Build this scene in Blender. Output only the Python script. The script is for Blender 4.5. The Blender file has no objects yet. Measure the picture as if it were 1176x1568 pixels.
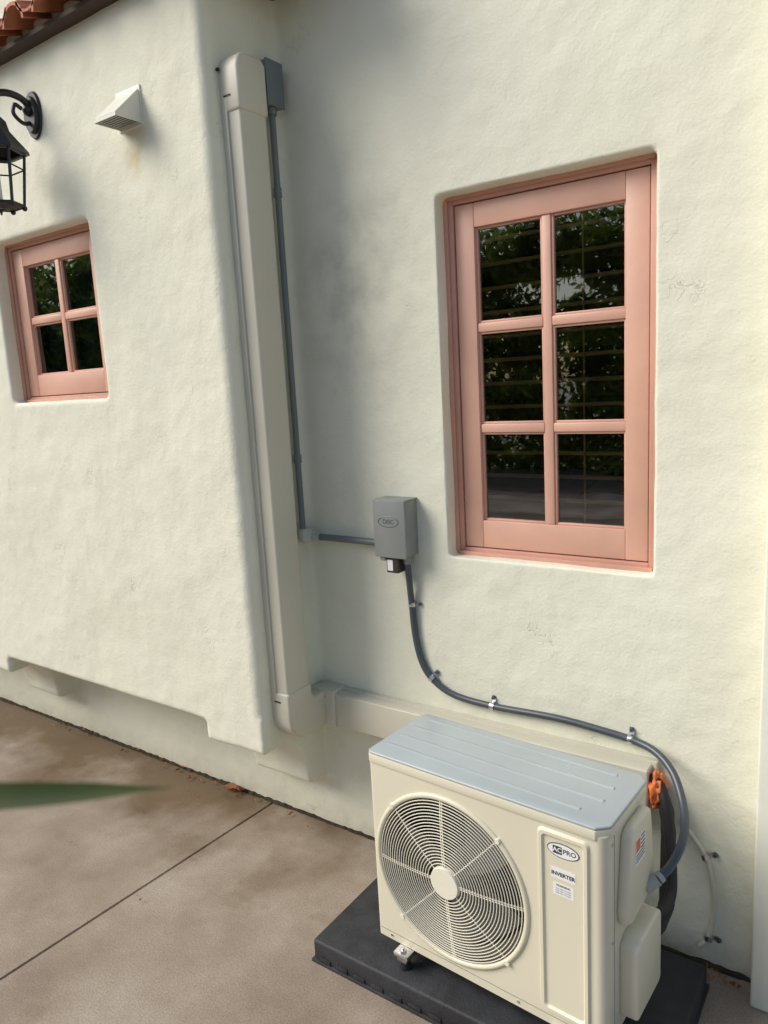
import bpy, bmesh, math, random
import numpy as np
from mathutils import Vector, Matrix, noise as mnoise
random.seed(7); np.random.seed(7)
D=bpy.data; S=bpy.context.scene; COL=S.collection

# ---------------------------------------------------------------- materials
def new_mat(name):
    m=D.materials.new(name); m.use_nodes=True
    nt=m.node_tree; b=nt.nodes['Principled BSDF']
    return m,nt,b
def N(nt,t,**kw):
    n=nt.nodes.new(t)
    for k,v in kw.items(): setattr(n,k,v)
    return n
def simple(name,col,rough=.5,metal=0,var=.08,scale=6,bump=0,bscale=80,spec=.5,coat=0):
    m,nt,b=new_mat(name)
    tc=N(nt,'ShaderNodeTexCoord'); nz=N(nt,'ShaderNodeTexNoise'); nz.inputs['Scale'].default_value=scale; nz.inputs['Detail'].default_value=5
    nt.links.new(tc.outputs['Object'],nz.inputs['Vector'])
    cr=N(nt,'ShaderNodeValToRGB')
    cr.color_ramp.elements[0].position=.3; cr.color_ramp.elements[1].position=.7
    cr.color_ramp.elements[0].color=tuple(c*(1-var) for c in col)+(1,)
    cr.color_ramp.elements[1].color=tuple(min(1,c*(1+var)) for c in col)+(1,)
    nt.links.new(nz.outputs['Fac'],cr.inputs['Fac']); nt.links.new(cr.outputs['Color'],b.inputs['Base Color'])
    b.inputs['Roughness'].default_value=rough; b.inputs['Metallic'].default_value=metal
    b.inputs['Specular IOR Level'].default_value=spec
    mr=N(nt,'ShaderNodeMapRange'); mr.inputs['To Min'].default_value=max(0,rough-.08); mr.inputs['To Max'].default_value=min(1,rough+.1)
    nt.links.new(nz.outputs['Fac'],mr.inputs['Value']); nt.links.new(mr.outputs['Result'],b.inputs['Roughness'])
    if bump:
        n2=N(nt,'ShaderNodeTexNoise'); n2.inputs['Scale'].default_value=bscale; n2.inputs['Detail'].default_value=4
        nt.links.new(tc.outputs['Object'],n2.inputs['Vector'])
        bp=N(nt,'ShaderNodeBump'); bp.inputs['Strength'].default_value=bump; bp.inputs['Distance'].default_value=.004
        nt.links.new(n2.outputs['Fac'],bp.inputs['Height']); nt.links.new(bp.outputs['Normal'],b.inputs['Normal'])
    return m

def stucco_mat():
    m,nt,b=new_mat('stucco')
    L=nt.links.new
    tc=N(nt,'ShaderNodeTexCoord')
    n1=N(nt,'ShaderNodeTexNoise'); n1.inputs['Scale'].default_value=1.3; n1.inputs['Detail'].default_value=6; n1.inputs['Roughness'].default_value=.6
    L(tc.outputs['Object'],n1.inputs['Vector'])
    cr=N(nt,'ShaderNodeValToRGB'); e=cr.color_ramp.elements
    e[0].position=.30; e[0].color=(.735,.730,.590,1); e[1].position=.72; e[1].color=(.800,.797,.665,1)
    L(n1.outputs['Fac'],cr.inputs['Fac'])
    n2=N(nt,'ShaderNodeTexNoise'); n2.inputs['Scale'].default_value=3.7; n2.inputs['Detail'].default_value=8; n2.inputs['Roughness'].default_value=.68
    L(tc.outputs['Object'],n2.inputs['Vector'])
    r2=N(nt,'ShaderNodeValToRGB'); r2.color_ramp.elements[0].position=.55; r2.color_ramp.elements[0].color=(0,0,0,1)
    r2.color_ramp.elements[1].position=.76; r2.color_ramp.elements[1].color=(.30,.30,.30,1); L(n2.outputs['Fac'],r2.inputs['Fac'])
    mx=N(nt,'ShaderNodeMix',data_type='RGBA'); mx.inputs[7].default_value=(.57,.54,.44,1)
    L(r2.outputs['Color'],mx.inputs[0]); L(cr.outputs['Color'],mx.inputs[6]); cur=mx.outputs[2]
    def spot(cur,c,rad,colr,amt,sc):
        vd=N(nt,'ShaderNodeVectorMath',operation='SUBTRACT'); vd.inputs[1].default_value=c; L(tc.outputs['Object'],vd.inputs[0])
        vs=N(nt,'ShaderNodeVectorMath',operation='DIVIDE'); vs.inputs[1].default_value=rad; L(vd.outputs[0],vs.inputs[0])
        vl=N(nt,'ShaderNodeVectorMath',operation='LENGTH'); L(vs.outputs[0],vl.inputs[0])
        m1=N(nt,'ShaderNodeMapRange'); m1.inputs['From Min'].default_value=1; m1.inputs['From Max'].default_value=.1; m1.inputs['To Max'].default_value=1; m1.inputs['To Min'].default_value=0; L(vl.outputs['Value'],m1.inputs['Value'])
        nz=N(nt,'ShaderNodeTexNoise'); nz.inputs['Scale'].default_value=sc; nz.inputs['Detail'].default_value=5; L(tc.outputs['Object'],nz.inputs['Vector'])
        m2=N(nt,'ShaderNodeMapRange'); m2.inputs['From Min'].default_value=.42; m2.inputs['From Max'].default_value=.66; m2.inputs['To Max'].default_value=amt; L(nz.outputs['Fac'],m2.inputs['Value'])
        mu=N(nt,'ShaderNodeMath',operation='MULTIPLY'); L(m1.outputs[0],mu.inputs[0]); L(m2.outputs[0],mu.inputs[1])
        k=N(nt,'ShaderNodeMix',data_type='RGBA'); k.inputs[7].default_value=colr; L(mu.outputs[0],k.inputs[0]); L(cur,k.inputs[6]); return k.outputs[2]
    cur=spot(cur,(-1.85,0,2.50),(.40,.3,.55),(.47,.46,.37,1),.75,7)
    cur=spot(cur,(-2.62,-.41,3.07),(.10,.2,.13),(.55,.42,.20,1),.6,9)
    sp=N(nt,'ShaderNodeSeparateXYZ'); L(tc.outputs['Object'],sp.inputs[0])
    mr=N(nt,'ShaderNodeMapRange'); mr.inputs['From Min'].default_value=0; mr.inputs['From Max'].default_value=.13; mr.inputs['To Min'].default_value=.7; mr.inputs['To Max'].default_value=0
    L(sp.outputs['Z'],mr.inputs['Value'])
    n5=N(nt,'ShaderNodeTexNoise'); n5.inputs['Scale'].default_value=14; n5.inputs['Detail'].default_value=6; L(tc.outputs['Object'],n5.inputs['Vector'])
    mu=N(nt,'ShaderNodeMath',operation='MULTIPLY'); L(mr.outputs[0],mu.inputs[0]); L(n5.outputs['Fac'],mu.inputs[1])
    mx2=N(nt,'ShaderNodeMix',data_type='RGBA'); mx2.inputs[7].default_value=(.33,.27,.18,1)
    L(mu.outputs[0],mx2.inputs[0]); L(cur,mx2.inputs[6])
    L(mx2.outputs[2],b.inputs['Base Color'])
    b.inputs['Roughness'].default_value=.78; b.inputs['Specular IOR Level'].default_value=.3
    a=N(nt,'ShaderNodeTexNoise'); a.inputs['Scale'].default_value=8; a.inputs['Detail'].default_value=5; L(tc.outputs['Object'],a.inputs['Vector'])
    b1=N(nt,'ShaderNodeBump'); b1.inputs['Strength'].default_value=.40; b1.inputs['Distance'].default_value=.02; L(a.outputs['Fac'],b1.inputs['Height'])
    f=N(nt,'ShaderNodeTexNoise'); f.inputs['Scale'].default_value=95; f.inputs['Detail'].default_value=3; L(tc.outputs['Object'],f.inputs['Vector'])
    b2=N(nt,'ShaderNodeBump'); b2.inputs['Strength'].default_value=.42; b2.inputs['Distance'].default_value=.003; L(f.outputs['Fac'],b2.inputs['Height']); L(b1.outputs[0],b2.inputs['Normal'])
    w=N(nt,'ShaderNodeTexNoise'); w.inputs['Scale'].default_value=24; w.inputs['Detail'].default_value=5; w.inputs['Distortion'].default_value=.6; L(tc.outputs['Object'],w.inputs['Vector'])
    wr=N(nt,'ShaderNodeValToRGB'); wr.color_ramp.elements[0].position=.47; wr.color_ramp.elements[0].color=(1,1,1,1)
    wr.color_ramp.elements[1].position=.505; wr.color_ramp.elements[1].color=(1,1,1,1)
    k=wr.color_ramp.elements.new(.5); k.color=(0,0,0,1); L(w.outputs['Fac'],wr.inputs['Fac'])
    ms=N(nt,'ShaderNodeTexNoise'); ms.inputs['Scale'].default_value=4.1; ms.inputs['Detail'].default_value=2; L(tc.outputs['Object'],ms.inputs['Vector'])
    mm=N(nt,'ShaderNodeMapRange'); mm.inputs['From Min'].default_value=.60; mm.inputs['From Max'].default_value=.72; mm.inputs['To Min'].default_value=0; mm.inputs['To Max'].default_value=.65; L(ms.outputs['Fac'],mm.inputs['Value'])
    b3=N(nt,'ShaderNodeBump'); b3.inputs['Distance'].default_value=.004; L(mm.outputs[0],b3.inputs['Strength']); L(wr.outputs['Color'],b3.inputs['Height']); L(b2.outputs[0],b3.inputs['Normal'])
    L(b3.outputs[0],b.inputs['Normal'])
    return m

def concrete_mat(name='concrete',mul=.86,stain=True):
    m,nt,b=new_mat(name); L=nt.links.new
    tc=N(nt,'ShaderNodeTexCoord')
    n1=N(nt,'ShaderNodeTexNoise'); n1.inputs['Scale'].default_value=1.9; n1.inputs['Detail'].default_value=9; n1.inputs['Roughness'].default_value=.62; L(tc.outputs['Object'],n1.inputs['Vector'])
    cr=N(nt,'ShaderNodeValToRGB'); e=cr.color_ramp.elements
    e[0].position=.30; e[0].color=(.26*mul,.195*mul,.145*mul,1); e[1].position=.70; e[1].color=(.47*mul,.405*mul,.335*mul,1)
    k=e.new(.5); k.color=(.36*mul,.29*mul,.225*mul,1)
    L(n1.outputs['Fac'],cr.inputs['Fac'])
    n2=N(nt,'ShaderNodeTexNoise'); n2.inputs['Scale'].default_value=150; n2.inputs['Detail'].default_value=3; L(tc.outputs['Object'],n2.inputs['Vector'])
    mr=N(nt,'ShaderNodeMapRange'); mr.inputs['From Min'].default_value=.25; mr.inputs['From Max'].default_value=.75; mr.inputs['To Min'].default_value=.72; mr.inputs['To Max'].default_value=1.24; L(n2.outputs['Fac'],mr.inputs['Value'])
    ml=N(nt,'ShaderNodeMix',data_type='RGBA',blend_type='MULTIPLY'); ml.inputs[0].default_value=1; L(cr.outputs['Color'],ml.inputs[6]); L(mr.outputs[0],ml.inputs[7])
    sp=N(nt,'ShaderNodeSeparateXYZ'); L(tc.outputs['Object'],sp.inputs[0])
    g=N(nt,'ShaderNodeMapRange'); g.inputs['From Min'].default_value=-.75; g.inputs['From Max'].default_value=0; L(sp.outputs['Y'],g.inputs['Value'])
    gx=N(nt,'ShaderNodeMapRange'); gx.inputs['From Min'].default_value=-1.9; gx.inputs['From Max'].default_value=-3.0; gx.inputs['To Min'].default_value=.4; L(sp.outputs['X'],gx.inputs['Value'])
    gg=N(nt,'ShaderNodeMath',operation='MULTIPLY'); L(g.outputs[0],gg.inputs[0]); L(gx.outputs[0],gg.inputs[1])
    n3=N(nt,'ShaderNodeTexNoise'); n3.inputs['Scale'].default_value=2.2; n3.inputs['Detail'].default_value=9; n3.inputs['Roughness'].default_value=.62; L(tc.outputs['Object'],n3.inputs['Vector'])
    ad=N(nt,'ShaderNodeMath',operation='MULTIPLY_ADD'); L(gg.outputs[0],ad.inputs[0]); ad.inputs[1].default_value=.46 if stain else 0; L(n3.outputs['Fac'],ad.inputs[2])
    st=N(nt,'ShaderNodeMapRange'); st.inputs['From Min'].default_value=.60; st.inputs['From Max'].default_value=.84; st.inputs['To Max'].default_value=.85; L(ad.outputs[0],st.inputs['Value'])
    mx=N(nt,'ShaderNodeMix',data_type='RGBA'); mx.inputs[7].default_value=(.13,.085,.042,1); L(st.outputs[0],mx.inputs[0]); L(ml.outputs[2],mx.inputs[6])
    vo=N(nt,'ShaderNodeTexVoronoi'); vo.inputs['Scale'].default_value=34; L(tc.outputs['Object'],vo.inputs['Vector'])
    vr=N(nt,'ShaderNodeMapRange'); vr.inputs['From Min'].default_value=.05; vr.inputs['From Max'].default_value=.11; vr.inputs['To Min'].default_value=.45; vr.inputs['To Max'].default_value=0; L(vo.outputs['Distance'],vr.inputs['Value'])
    mp=N(nt,'ShaderNodeMix',data_type='RGBA'); mp.inputs[7].default_value=(.13,.10,.07,1); L(vr.outputs[0],mp.inputs[0]); L(mx.outputs[2],mp.inputs[6])
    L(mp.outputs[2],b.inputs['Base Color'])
    rr=N(nt,'ShaderNodeMapRange'); rr.inputs['From Min'].default_value=.3; rr.inputs['From Max'].default_value=.7; rr.inputs['To Min'].default_value=.70; rr.inputs['To Max'].default_value=.32; L(n3.outputs['Fac'],rr.inputs['Value']); L(rr.outputs[0],b.inputs['Roughness'])
    bp=N(nt,'ShaderNodeBump'); bp.inputs['Strength'].default_value=.3; bp.inputs['Distance'].default_value=.004; L(n2.outputs['Fac'],bp.inputs['Height']); L(bp.outputs[0],b.inputs['Normal'])
    return m

def glass_mat():
    m=D.materials.new('window_glass'); m.use_nodes=True; nt=m.node_tree; nt.nodes.clear(); L=nt.links.new
    o=N(nt,'ShaderNodeOutputMaterial'); mx=N(nt,'ShaderNodeMixShader'); t=N(nt,'ShaderNodeBsdfTransparent'); g=N(nt,'ShaderNodeBsdfGlossy')
    t.inputs[0].default_value=(.86,.87,.84,1); g.inputs['Roughness'].default_value=.004; g.inputs[0].default_value=(1,1,1,1)
    fr=N(nt,'ShaderNodeFresnel'); fr.inputs[0].default_value=2.35
    tc=N(nt,'ShaderNodeTexCoord'); nz=N(nt,'ShaderNodeTexNoise'); nz.inputs['Scale'].default_value=2.5; L(tc.outputs['Object'],nz.inputs['Vector'])
    bp=N(nt,'ShaderNodeBump'); bp.inputs['Strength'].default_value=.05; bp.inputs['Distance'].default_value=.02; L(nz.outputs['Fac'],bp.inputs['Height']); L(bp.outputs[0],g.inputs['Normal'])
    L(fr.outputs[0],mx.inputs[0]); L(t.outputs[0],mx.inputs[1]); L(g.outputs[0],mx.inputs[2]); L(mx.outputs[0],o.inputs[0])
    return m
def leaf_mat(name,c1,c2,sc=1.2,trans=.35):
    m=D.materials.new(name); m.use_nodes=True; nt=m.node_tree; nt.nodes.clear(); L=nt.links.new
    o=N(nt,'ShaderNodeOutputMaterial'); mx=N(nt,'ShaderNodeMixShader'); mx.inputs[0].default_value=trans
    p=N(nt,'ShaderNodeBsdfPrincipled'); p.inputs['Roughness'].default_value=.45; t=N(nt,'ShaderNodeBsdfTranslucent')
    tc=N(nt,'ShaderNodeTexCoord'); nz=N(nt,'ShaderNodeTexNoise'); nz.inputs['Scale'].default_value=sc; nz.inputs['Detail'].default_value=6; L(tc.outputs['Object'],nz.inputs['Vector'])
    cr=N(nt,'ShaderNodeValToRGB'); cr.color_ramp.elements[0].position=.38; cr.color_ramp.elements[1].position=.60
    cr.color_ramp.elements[0].color=c1+(1,); cr.color_ramp.elements[1].color=c2+(1,)
    L(nz.outputs['Fac'],cr.inputs['Fac']); L(cr.outputs[0],p.inputs['Base Color']); L(cr.outputs[0],t.inputs[0])
    L(p.outputs[0],mx.inputs[1]); L(t.outputs[0],mx.inputs[2]); L(mx.outputs[0],o.inputs[0]); return m

M_ST=stucco_mat(); M_CO=concrete_mat(); M_GL=glass_mat()
M_SAL=simple('salmon_paint',(.68,.395,.295),.42,var=.06,bump=.12,bscale=60)
M_SALD=simple('salmon_paint_shaded',(.59,.315,.235),.5,var=.08)  # frame's shadow put into the colour: darker copy of the sash paint
M_SLAT=simple('shutter_nose_lit',(.75,.46,.20),.35,var=.2)  # light on the slat edges put into the colour, brighter than the faces
M_SLATD=simple('shutter_slat',(.09,.055,.03),.5,var=.2)  # shade between slats put into the colour; same wood as the edges
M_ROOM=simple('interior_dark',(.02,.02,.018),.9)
M_COV=simple('cover_plastic',(.57,.55,.45),.38,var=.035,scale=3)
M_AC=simple('ac_enamel',(.69,.65,.505),.36,var=.025,scale=3,bump=.04,bscale=300)
M_ACT=simple('ac_enamel_sky_tint',(.40,.45,.46),.24,var=.06,scale=3)  # sky reflection put into the colour: bluish copy of the cabinet enamel
M_WIRE=simple('grille_wire',(.78,.75,.62),.35,var=.02)
M_DK=simple('fan_cavity',(.02,.02,.02),.6)
M_FAN=simple('fan_plastic',(.12,.12,.11),.45)
M_GREY=simple('grey_steel',(.25,.265,.255),.42,var=.08,spec=.5)
M_GREYL=simple('grey_emboss',(.34,.355,.35),.4)
M_PVC=simple('grey_pvc',(.15,.175,.185),.42,var=.06)
M_FLEX=simple('flex_conduit',(.060,.075,.090),.33,var=.08)
M_ZINC=simple('zinc',(.62,.62,.62),.28,metal=1,var=.1)
M_PAD=simple('pad_black',(.024,.026,.03),.62,var=.35,scale=12,bump=.5,bscale=150)
M_BLK=simple('black_foam',(.015,.015,.016),.6,bump=.3,bscale=60)
M_IRON=simple('black_iron',(.018,.018,.02),.45,var=.2)
M_ORG=simple('orange_foam',(.75,.20,.06),.8,bump=.6,bscale=40,var=.2)
M_TILE=simple('terracotta',(.42,.15,.075),.75,var=.45,scale=5,bump=.5,bscale=50)
M_FASC=simple('fascia_wood',(.05,.03,.02),.7)
M_WHITE=simple('white_label',(.8,.8,.78),.4,var=.01)
M_TXT=simple('label_ink',(.03,.035,.05),.5,var=.01)
M_VENT=simple('vent_paint',(.72,.71,.62),.45,var=.04)
M_HOSE=simple('painted_cable',(.60,.59,.49),.5)
M_BROWN=simple('breaker_brown',(.05,.035,.03),.5)
M_DRY=simple('dry_leaf_mat',(.30,.11,.035),.7,var=.4,scale=30)
M_TRIM=simple('trim_paint',(.80,.80,.69),.55,var=.03,bump=.15,bscale=60)
M_LEAF=leaf_mat('foliage',(.03,.07,.012),(.34,.46,.07),1.6,trans=.55)
M_STRAP=leaf_mat('strap_leaf',(.045,.07,.012),(.08,.10,.018),8,trans=.15)

# ---------------------------------------------------------------- helpers
def empty(name,loc=(0,0,0),rz=0):
    e=D.objects.new(name,None); e.location=loc; e.rotation_euler=(0,0,rz); e.empty_display_size=.1; COL.objects.link(e); return e
def obj(name,bm,mat,parent=None,smooth=False,angle=None):
    me=D.meshes.new(name); bmesh.ops.recalc_face_normals(bm,faces=bm.faces[:]); bm.to_mesh(me); bm.free()
    o=D.objects.new(name,me); COL.objects.link(o)
    if mat: me.materials.append(mat)
    if parent: o.parent=parent
    if smooth:
        for p in me.polygons: p.use_smooth=True
        if angle:
            me.set_sharp_from_angle(angle=math.radians(angle))
    return o
def add_box(bm,x0,x1,y0,y1,z0,z1,bev=0,seg=2):
    vs=[bm.verts.new((x,y,z)) for x in (x0,x1) for y in (y0,y1) for z in (z0,z1)]
    F=[(0,1,3,2),(4,6,7,5),(0,4,5,1),(2,3,7,6),(0,2,6,4),(1,5,7,3)]
    fs=[bm.faces.new([vs[i] for i in f]) for f in F]
    if bev>0:
        es=list({e for f in fs for e in f.edges})
        bmesh.ops.bevel(bm,geom=es,offset=bev,segments=seg,profile=.5,affect='EDGES',clamp_overlap=True)
def box(name,x0,x1,y0,y1,z0,z1,mat,parent=None,bev=.003,seg=2):
    bm=bmesh.new(); add_box(bm,x0,x1,y0,y1,z0,z1,bev,seg); return obj(name,bm,mat,parent,True,40)
def prism(bm,pts,axis,a0,a1,bev=0,seg=2):
    def mk(p,a):
        c=list(p); c.insert(axis,a); return tuple(c)
    A=[bm.verts.new(mk(p,a0)) for p in pts]; B=[bm.verts.new(mk(p,a1)) for p in pts]
    n=len(pts); fs=[bm.faces.new(A[::-1]),bm.faces.new(B)]
    for i in range(n): fs.append(bm.faces.new((A[i],A[(i+1)%n],B[(i+1)%n],B[i])))
    if bev:
        bmesh.ops.recalc_face_normals(bm,faces=fs)
        es=[e for e in {e for f in fs for e in f.edges} if e.calc_face_angle(0)>.35]
        bmesh.ops.bevel(bm,geom=es,offset=bev,segments=seg,profile=.5,affect='EDGES',clamp_overlap=True)
def add_cyl(bm,p0,p1,r0,r1=None,seg=20,caps=True):
    r1=r0 if r1 is None else r1
    p0=Vector(p0);p1=Vector(p1);d=p1-p0
    q=Vector((0,0,1)).rotation_difference(d.normalized()).to_matrix().to_4x4()
    mt=Matrix.Translation((p0+p1)/2)@q
    bmesh.ops.create_cone(bm,cap_ends=caps,segments=seg,radius1=r0,radius2=r1,depth=d.length,matrix=mt)
def catmull(P,n=10):
    P=[Vector(p) for p in P]; P=[P[0]*2-P[1]]+P+[P[-1]*2-P[-2]]; out=[]
    for i in range(1,len(P)-2):
        for k in range(n):
            t=k/n;a,b,c,d=P[i-1],P[i],P[i+1],P[i+2]
            out.append(.5*((2*b)+(c-a)*t+(2*a-5*b+4*c-d)*t*t+(3*b-a-3*c+d)*t**3))
    out.append(P[-2]); return out
def sweep(bm,path,r,seg=12,caps=True,rf=None):
    path=[Vector(p) for p in path]; rings=[]; up=Vector((.123,.2,1)).normalized()
    T0=(path[1]-path[0]).normalized(); nrm=T0.cross(up).normalized()
    for i,p in enumerate(path):
        T=(path[min(i+1,len(path)-1)]-path[max(i-1,0)]).normalized()
        nrm=(nrm-T*nrm.dot(T)).normalized(); bn=T.cross(nrm)
        rr=r if rf is None else rf(i/(len(path)-1))*r
        rings.append([bm.verts.new(p+(nrm*math.cos(a)+bn*math.sin(a))*rr) for a in [2*math.pi*k/seg for k in range(seg)]])
    for a,b in zip(rings,rings[1:]):
        for k in range(seg): bm.faces.new((a[k],a[(k+1)%seg],b[(k+1)%seg],b[k]))
    if caps: bm.faces.new(rings[0][::-1]); bm.faces.new(rings[-1])
def apply_mods(o):
    dg=bpy.context.evaluated_depsgraph_get(); dg.update()
    me=D.meshes.new_from_object(o.evaluated_get(dg)); old=o.data; o.modifiers.clear(); o.data=me; return o
def text(name,body,size,mat,parent,loc,rot,ext=.0006,bold=0):
    cu=D.curves.new(name,'FONT'); cu.body=body; cu.size=size; cu.extrude=ext; cu.align_x='CENTER'; cu.align_y='CENTER'; cu.offset=bold
    o=D.objects.new(name+'_c',cu); COL.objects.link(o); dg=bpy.context.evaluated_depsgraph_get()
    me=D.meshes.new_from_object(o.evaluated_get(dg)); D.objects.remove(o)
    me.materials.clear(); me.materials.append(mat)
    t=D.objects.new(name,me); COL.objects.link(t); t.location=loc; t.rotation_euler=rot; t.parent=parent; return t

# ---------------------------------------------------------------- house
P=.407; XC=-2.187
house=empty('stucco_house')
WX0,WX1,WZ0,WZ1=-1.462,-.668,1.406,2.776       # big window opening
SX0,SX1,SZ0,SZ1=-3.810,-3.003,2.107,2.900      # small window opening
bm=bmesh.new()
T=.22; o=.04
add_box(bm,-7,WX0,0,T,-.06,4.5)
add_box(bm,WX1,.5,0,T,-.06,4.5)
add_box(bm,WX0-o,WX1+o,0,T,-.06,WZ0)
add_box(bm,WX0-o,WX1+o,0,T,WZ1,4.5)
r=.045
cx,cy=XC-r,-P+r
arc=[(cx+r*math.sin(a),cy-r*math.cos(a)) for a in [math.pi/2*k/8 for k in range(9)]]
prism(bm,[(SX1,-P)]+arc+[(XC,.05),(SX1,.05)],2,.632,3.76)
add_box(bm,-7,SX0,-P,.05,.632,3.76)
add_box(bm,SX0-o,SX1+o,-P,.05,.632,SZ0)
add_box(bm,SX0-o,SX1+o,-P,.05,SZ1,3.76)
def corbel(x0,x1):
    pr=[(-P,.70),(-P,.54),(-.30,.535)]
    for k in range(9):
        a=math.pi/2*k/8
        pr.append((-.30+.17*math.sin(a),.535-.25*(1-math.cos(a))-.0002*k))
    pr+=[(-.12,.27),(-.10,.262),(.05,.262),(.05,.70)]
    prism(bm,pr,0,x0,x1)
corbel(-2.545,XC); corbel(-4.62,-4.26); corbel(-6.7,-6.34)
walls=obj('walls',bm,M_ST,None)
rm=walls.modifiers.new('r','REMESH'); rm.mode='VOXEL'; rm.voxel_size=.012; rm.use_smooth_shade=True
sm=walls.modifiers.new('s','SMOOTH'); sm.iterations=1; sm.factor=.5
tx=D.textures.new('cl','CLOUDS'); tx.noise_scale=.34; tx.noise_depth=3
dm=walls.modifiers.new('d','DISPLACE'); dm.texture=tx; dm.texture_coords='LOCAL'; dm.strength=.013; dm.mid_level=.5
apply_mods(walls)
if not walls.data.materials: walls.data.materials.append(M_ST)
for p in walls.data.polygons: p.use_smooth=True
walls.parent=house

def window(tag,x0,x1,z0,z1,yf,cols,rows,stile,top,bot,mun=.034,slats=True):
    e=empty(tag); e.parent=house
    fw=.033
    bm=bmesh.new(); f0=yf+.070; f1=yf+.14
    add_box(bm,x0-.02,x0+fw,f0,f1,z0-.02,z1+.02,.003)
    add_box(bm,x1-fw,x1+.02,f0,f1,z0-.02,z1+.02,.003)
    add_box(bm,x0+fw,x1-fw,f0,f1,z1-.027,z1+.02,.003)
    add_box(bm,x0+fw,x1-fw,f0,f1,z0-.02,z0+.027,.003)
    add_box(bm,x0-.02,x0+.015,f0-.012,f0-.0005,z0-.02,z1+.02,.003)
    add_box(bm,x1-.015,x1+.02,f0-.012,f0-.0005,z0-.02,z1+.02,.003)
    add_box(bm,x0+.015,x1-.015,f0-.012,f0-.0005,z1-.013,z1+.02,.003)
    add_box(bm,x0+.015,x1-.015,f0-.016,f0-.0005,z0-.02,z0+.015,.003)
    obj('frame',bm,M_SALD,e,True,40)
    a0,a1,b0,b1=x0+fw+.004,x1-fw-.004,z0+.031,z1-.031
    s0=yf+.078; s1=yf+.116
    bm=bmesh.new()
    add_box(bm,a0,a0+stile,s0,s1,b0,b1,.0035)
    add_box(bm,a1-stile,a1,s0,s1,b0,b1,.0035)
    add_box(bm,a0+stile,a1-stile,s0+.0006,s1,b1-top,b1,.0035)
    add_box(bm,a0+stile,a1-stile,s0+.0006,s1,b0,b0+bot,.0035)
    g0,g1,h0,h1=a0+stile,a1-stile,b0+bot,b1-top
    cw=(g1-g0-(cols-1)*mun)/cols; rh=(h1-h0-(rows-1)*mun)/rows
    for c in range(1,cols):
        x=g0+c*cw+(c-1)*mun; add_box(bm,x,x+mun,s0+.006,s1-.004,h0,h1,.005)
    for r_ in range(1,rows):
        z=h0+r_*rh+(r_-1)*mun
        for c in range(cols):
            x=g0+c*(cw+mun); add_box(bm,x,x+cw,s0+.0064,s1-.004,z,z+mun,.005)
    for c in range(cols):
        for r_ in range(rows):
            x=g0+c*(cw+mun); z=h0+r_*(rh+mun); w=.008
            add_box(bm,x,x+w,s0+.014,s1-.006,z,z+rh,.002)
            add_box(bm,x+cw-w,x+cw,s0+.014,s1-.006,z,z+rh,.002)
            add_box(bm,x+w,x+cw-w,s0+.0144,s1-.006,z,z+w,.002)
            add_box(bm,x+w,x+cw-w,s0+.0144,s1-.006,z+rh-w,z+rh,.002)
    obj('sash',bm,M_SAL,e,True,40)
    bm=bmesh.new(); yg=s0+.026
    vs=[bm.verts.new(v) for v in ((g0-.01,yg,h0-.01),(g1+.01,yg,h0-.01),(g1+.01,yg,h1+.01),(g0-.01,yg,h1+.01))]; bm.faces.new(vs)
    obj('glass',bm,M_GL,e)
    if slats:
        bm=bmesh.new(); bn=bmesh.new(); z=z0+.05; sp=.089
        while z<z1-.02:
            yc=yf+.160
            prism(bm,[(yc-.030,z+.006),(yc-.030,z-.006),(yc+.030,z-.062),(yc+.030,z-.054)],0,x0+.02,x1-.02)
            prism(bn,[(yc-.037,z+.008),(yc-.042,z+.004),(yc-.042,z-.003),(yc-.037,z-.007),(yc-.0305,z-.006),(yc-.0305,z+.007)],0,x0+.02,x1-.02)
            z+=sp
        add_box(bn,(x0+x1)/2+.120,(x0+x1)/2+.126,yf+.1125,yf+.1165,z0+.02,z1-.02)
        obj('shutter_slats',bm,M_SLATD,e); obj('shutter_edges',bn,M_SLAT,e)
    return e
window('casement_window',WX0,WX1,WZ0,WZ1,0,2,3,.079,.087,.109)
window('casement_window_small',SX0,SX1,SZ0,SZ1,-P,2,2,.083,.083,.106,slats=False)
bm=bmesh.new()
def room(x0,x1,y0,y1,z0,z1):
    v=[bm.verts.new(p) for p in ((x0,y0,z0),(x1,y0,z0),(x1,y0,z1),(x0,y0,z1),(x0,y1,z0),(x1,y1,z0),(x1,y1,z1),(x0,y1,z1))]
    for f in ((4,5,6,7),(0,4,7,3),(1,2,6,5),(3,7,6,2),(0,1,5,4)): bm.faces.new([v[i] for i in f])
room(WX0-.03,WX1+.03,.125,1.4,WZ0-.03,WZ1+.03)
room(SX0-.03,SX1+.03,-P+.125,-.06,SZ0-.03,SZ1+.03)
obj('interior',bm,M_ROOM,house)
bm=bmesh.new(); add_box(bm,SX0+.02,SX1-.02,-P+.16,-P+.17,SZ0,SZ1)
obj('blind',bm,simple('blind',(.06,.085,.075),.7),house)

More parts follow.
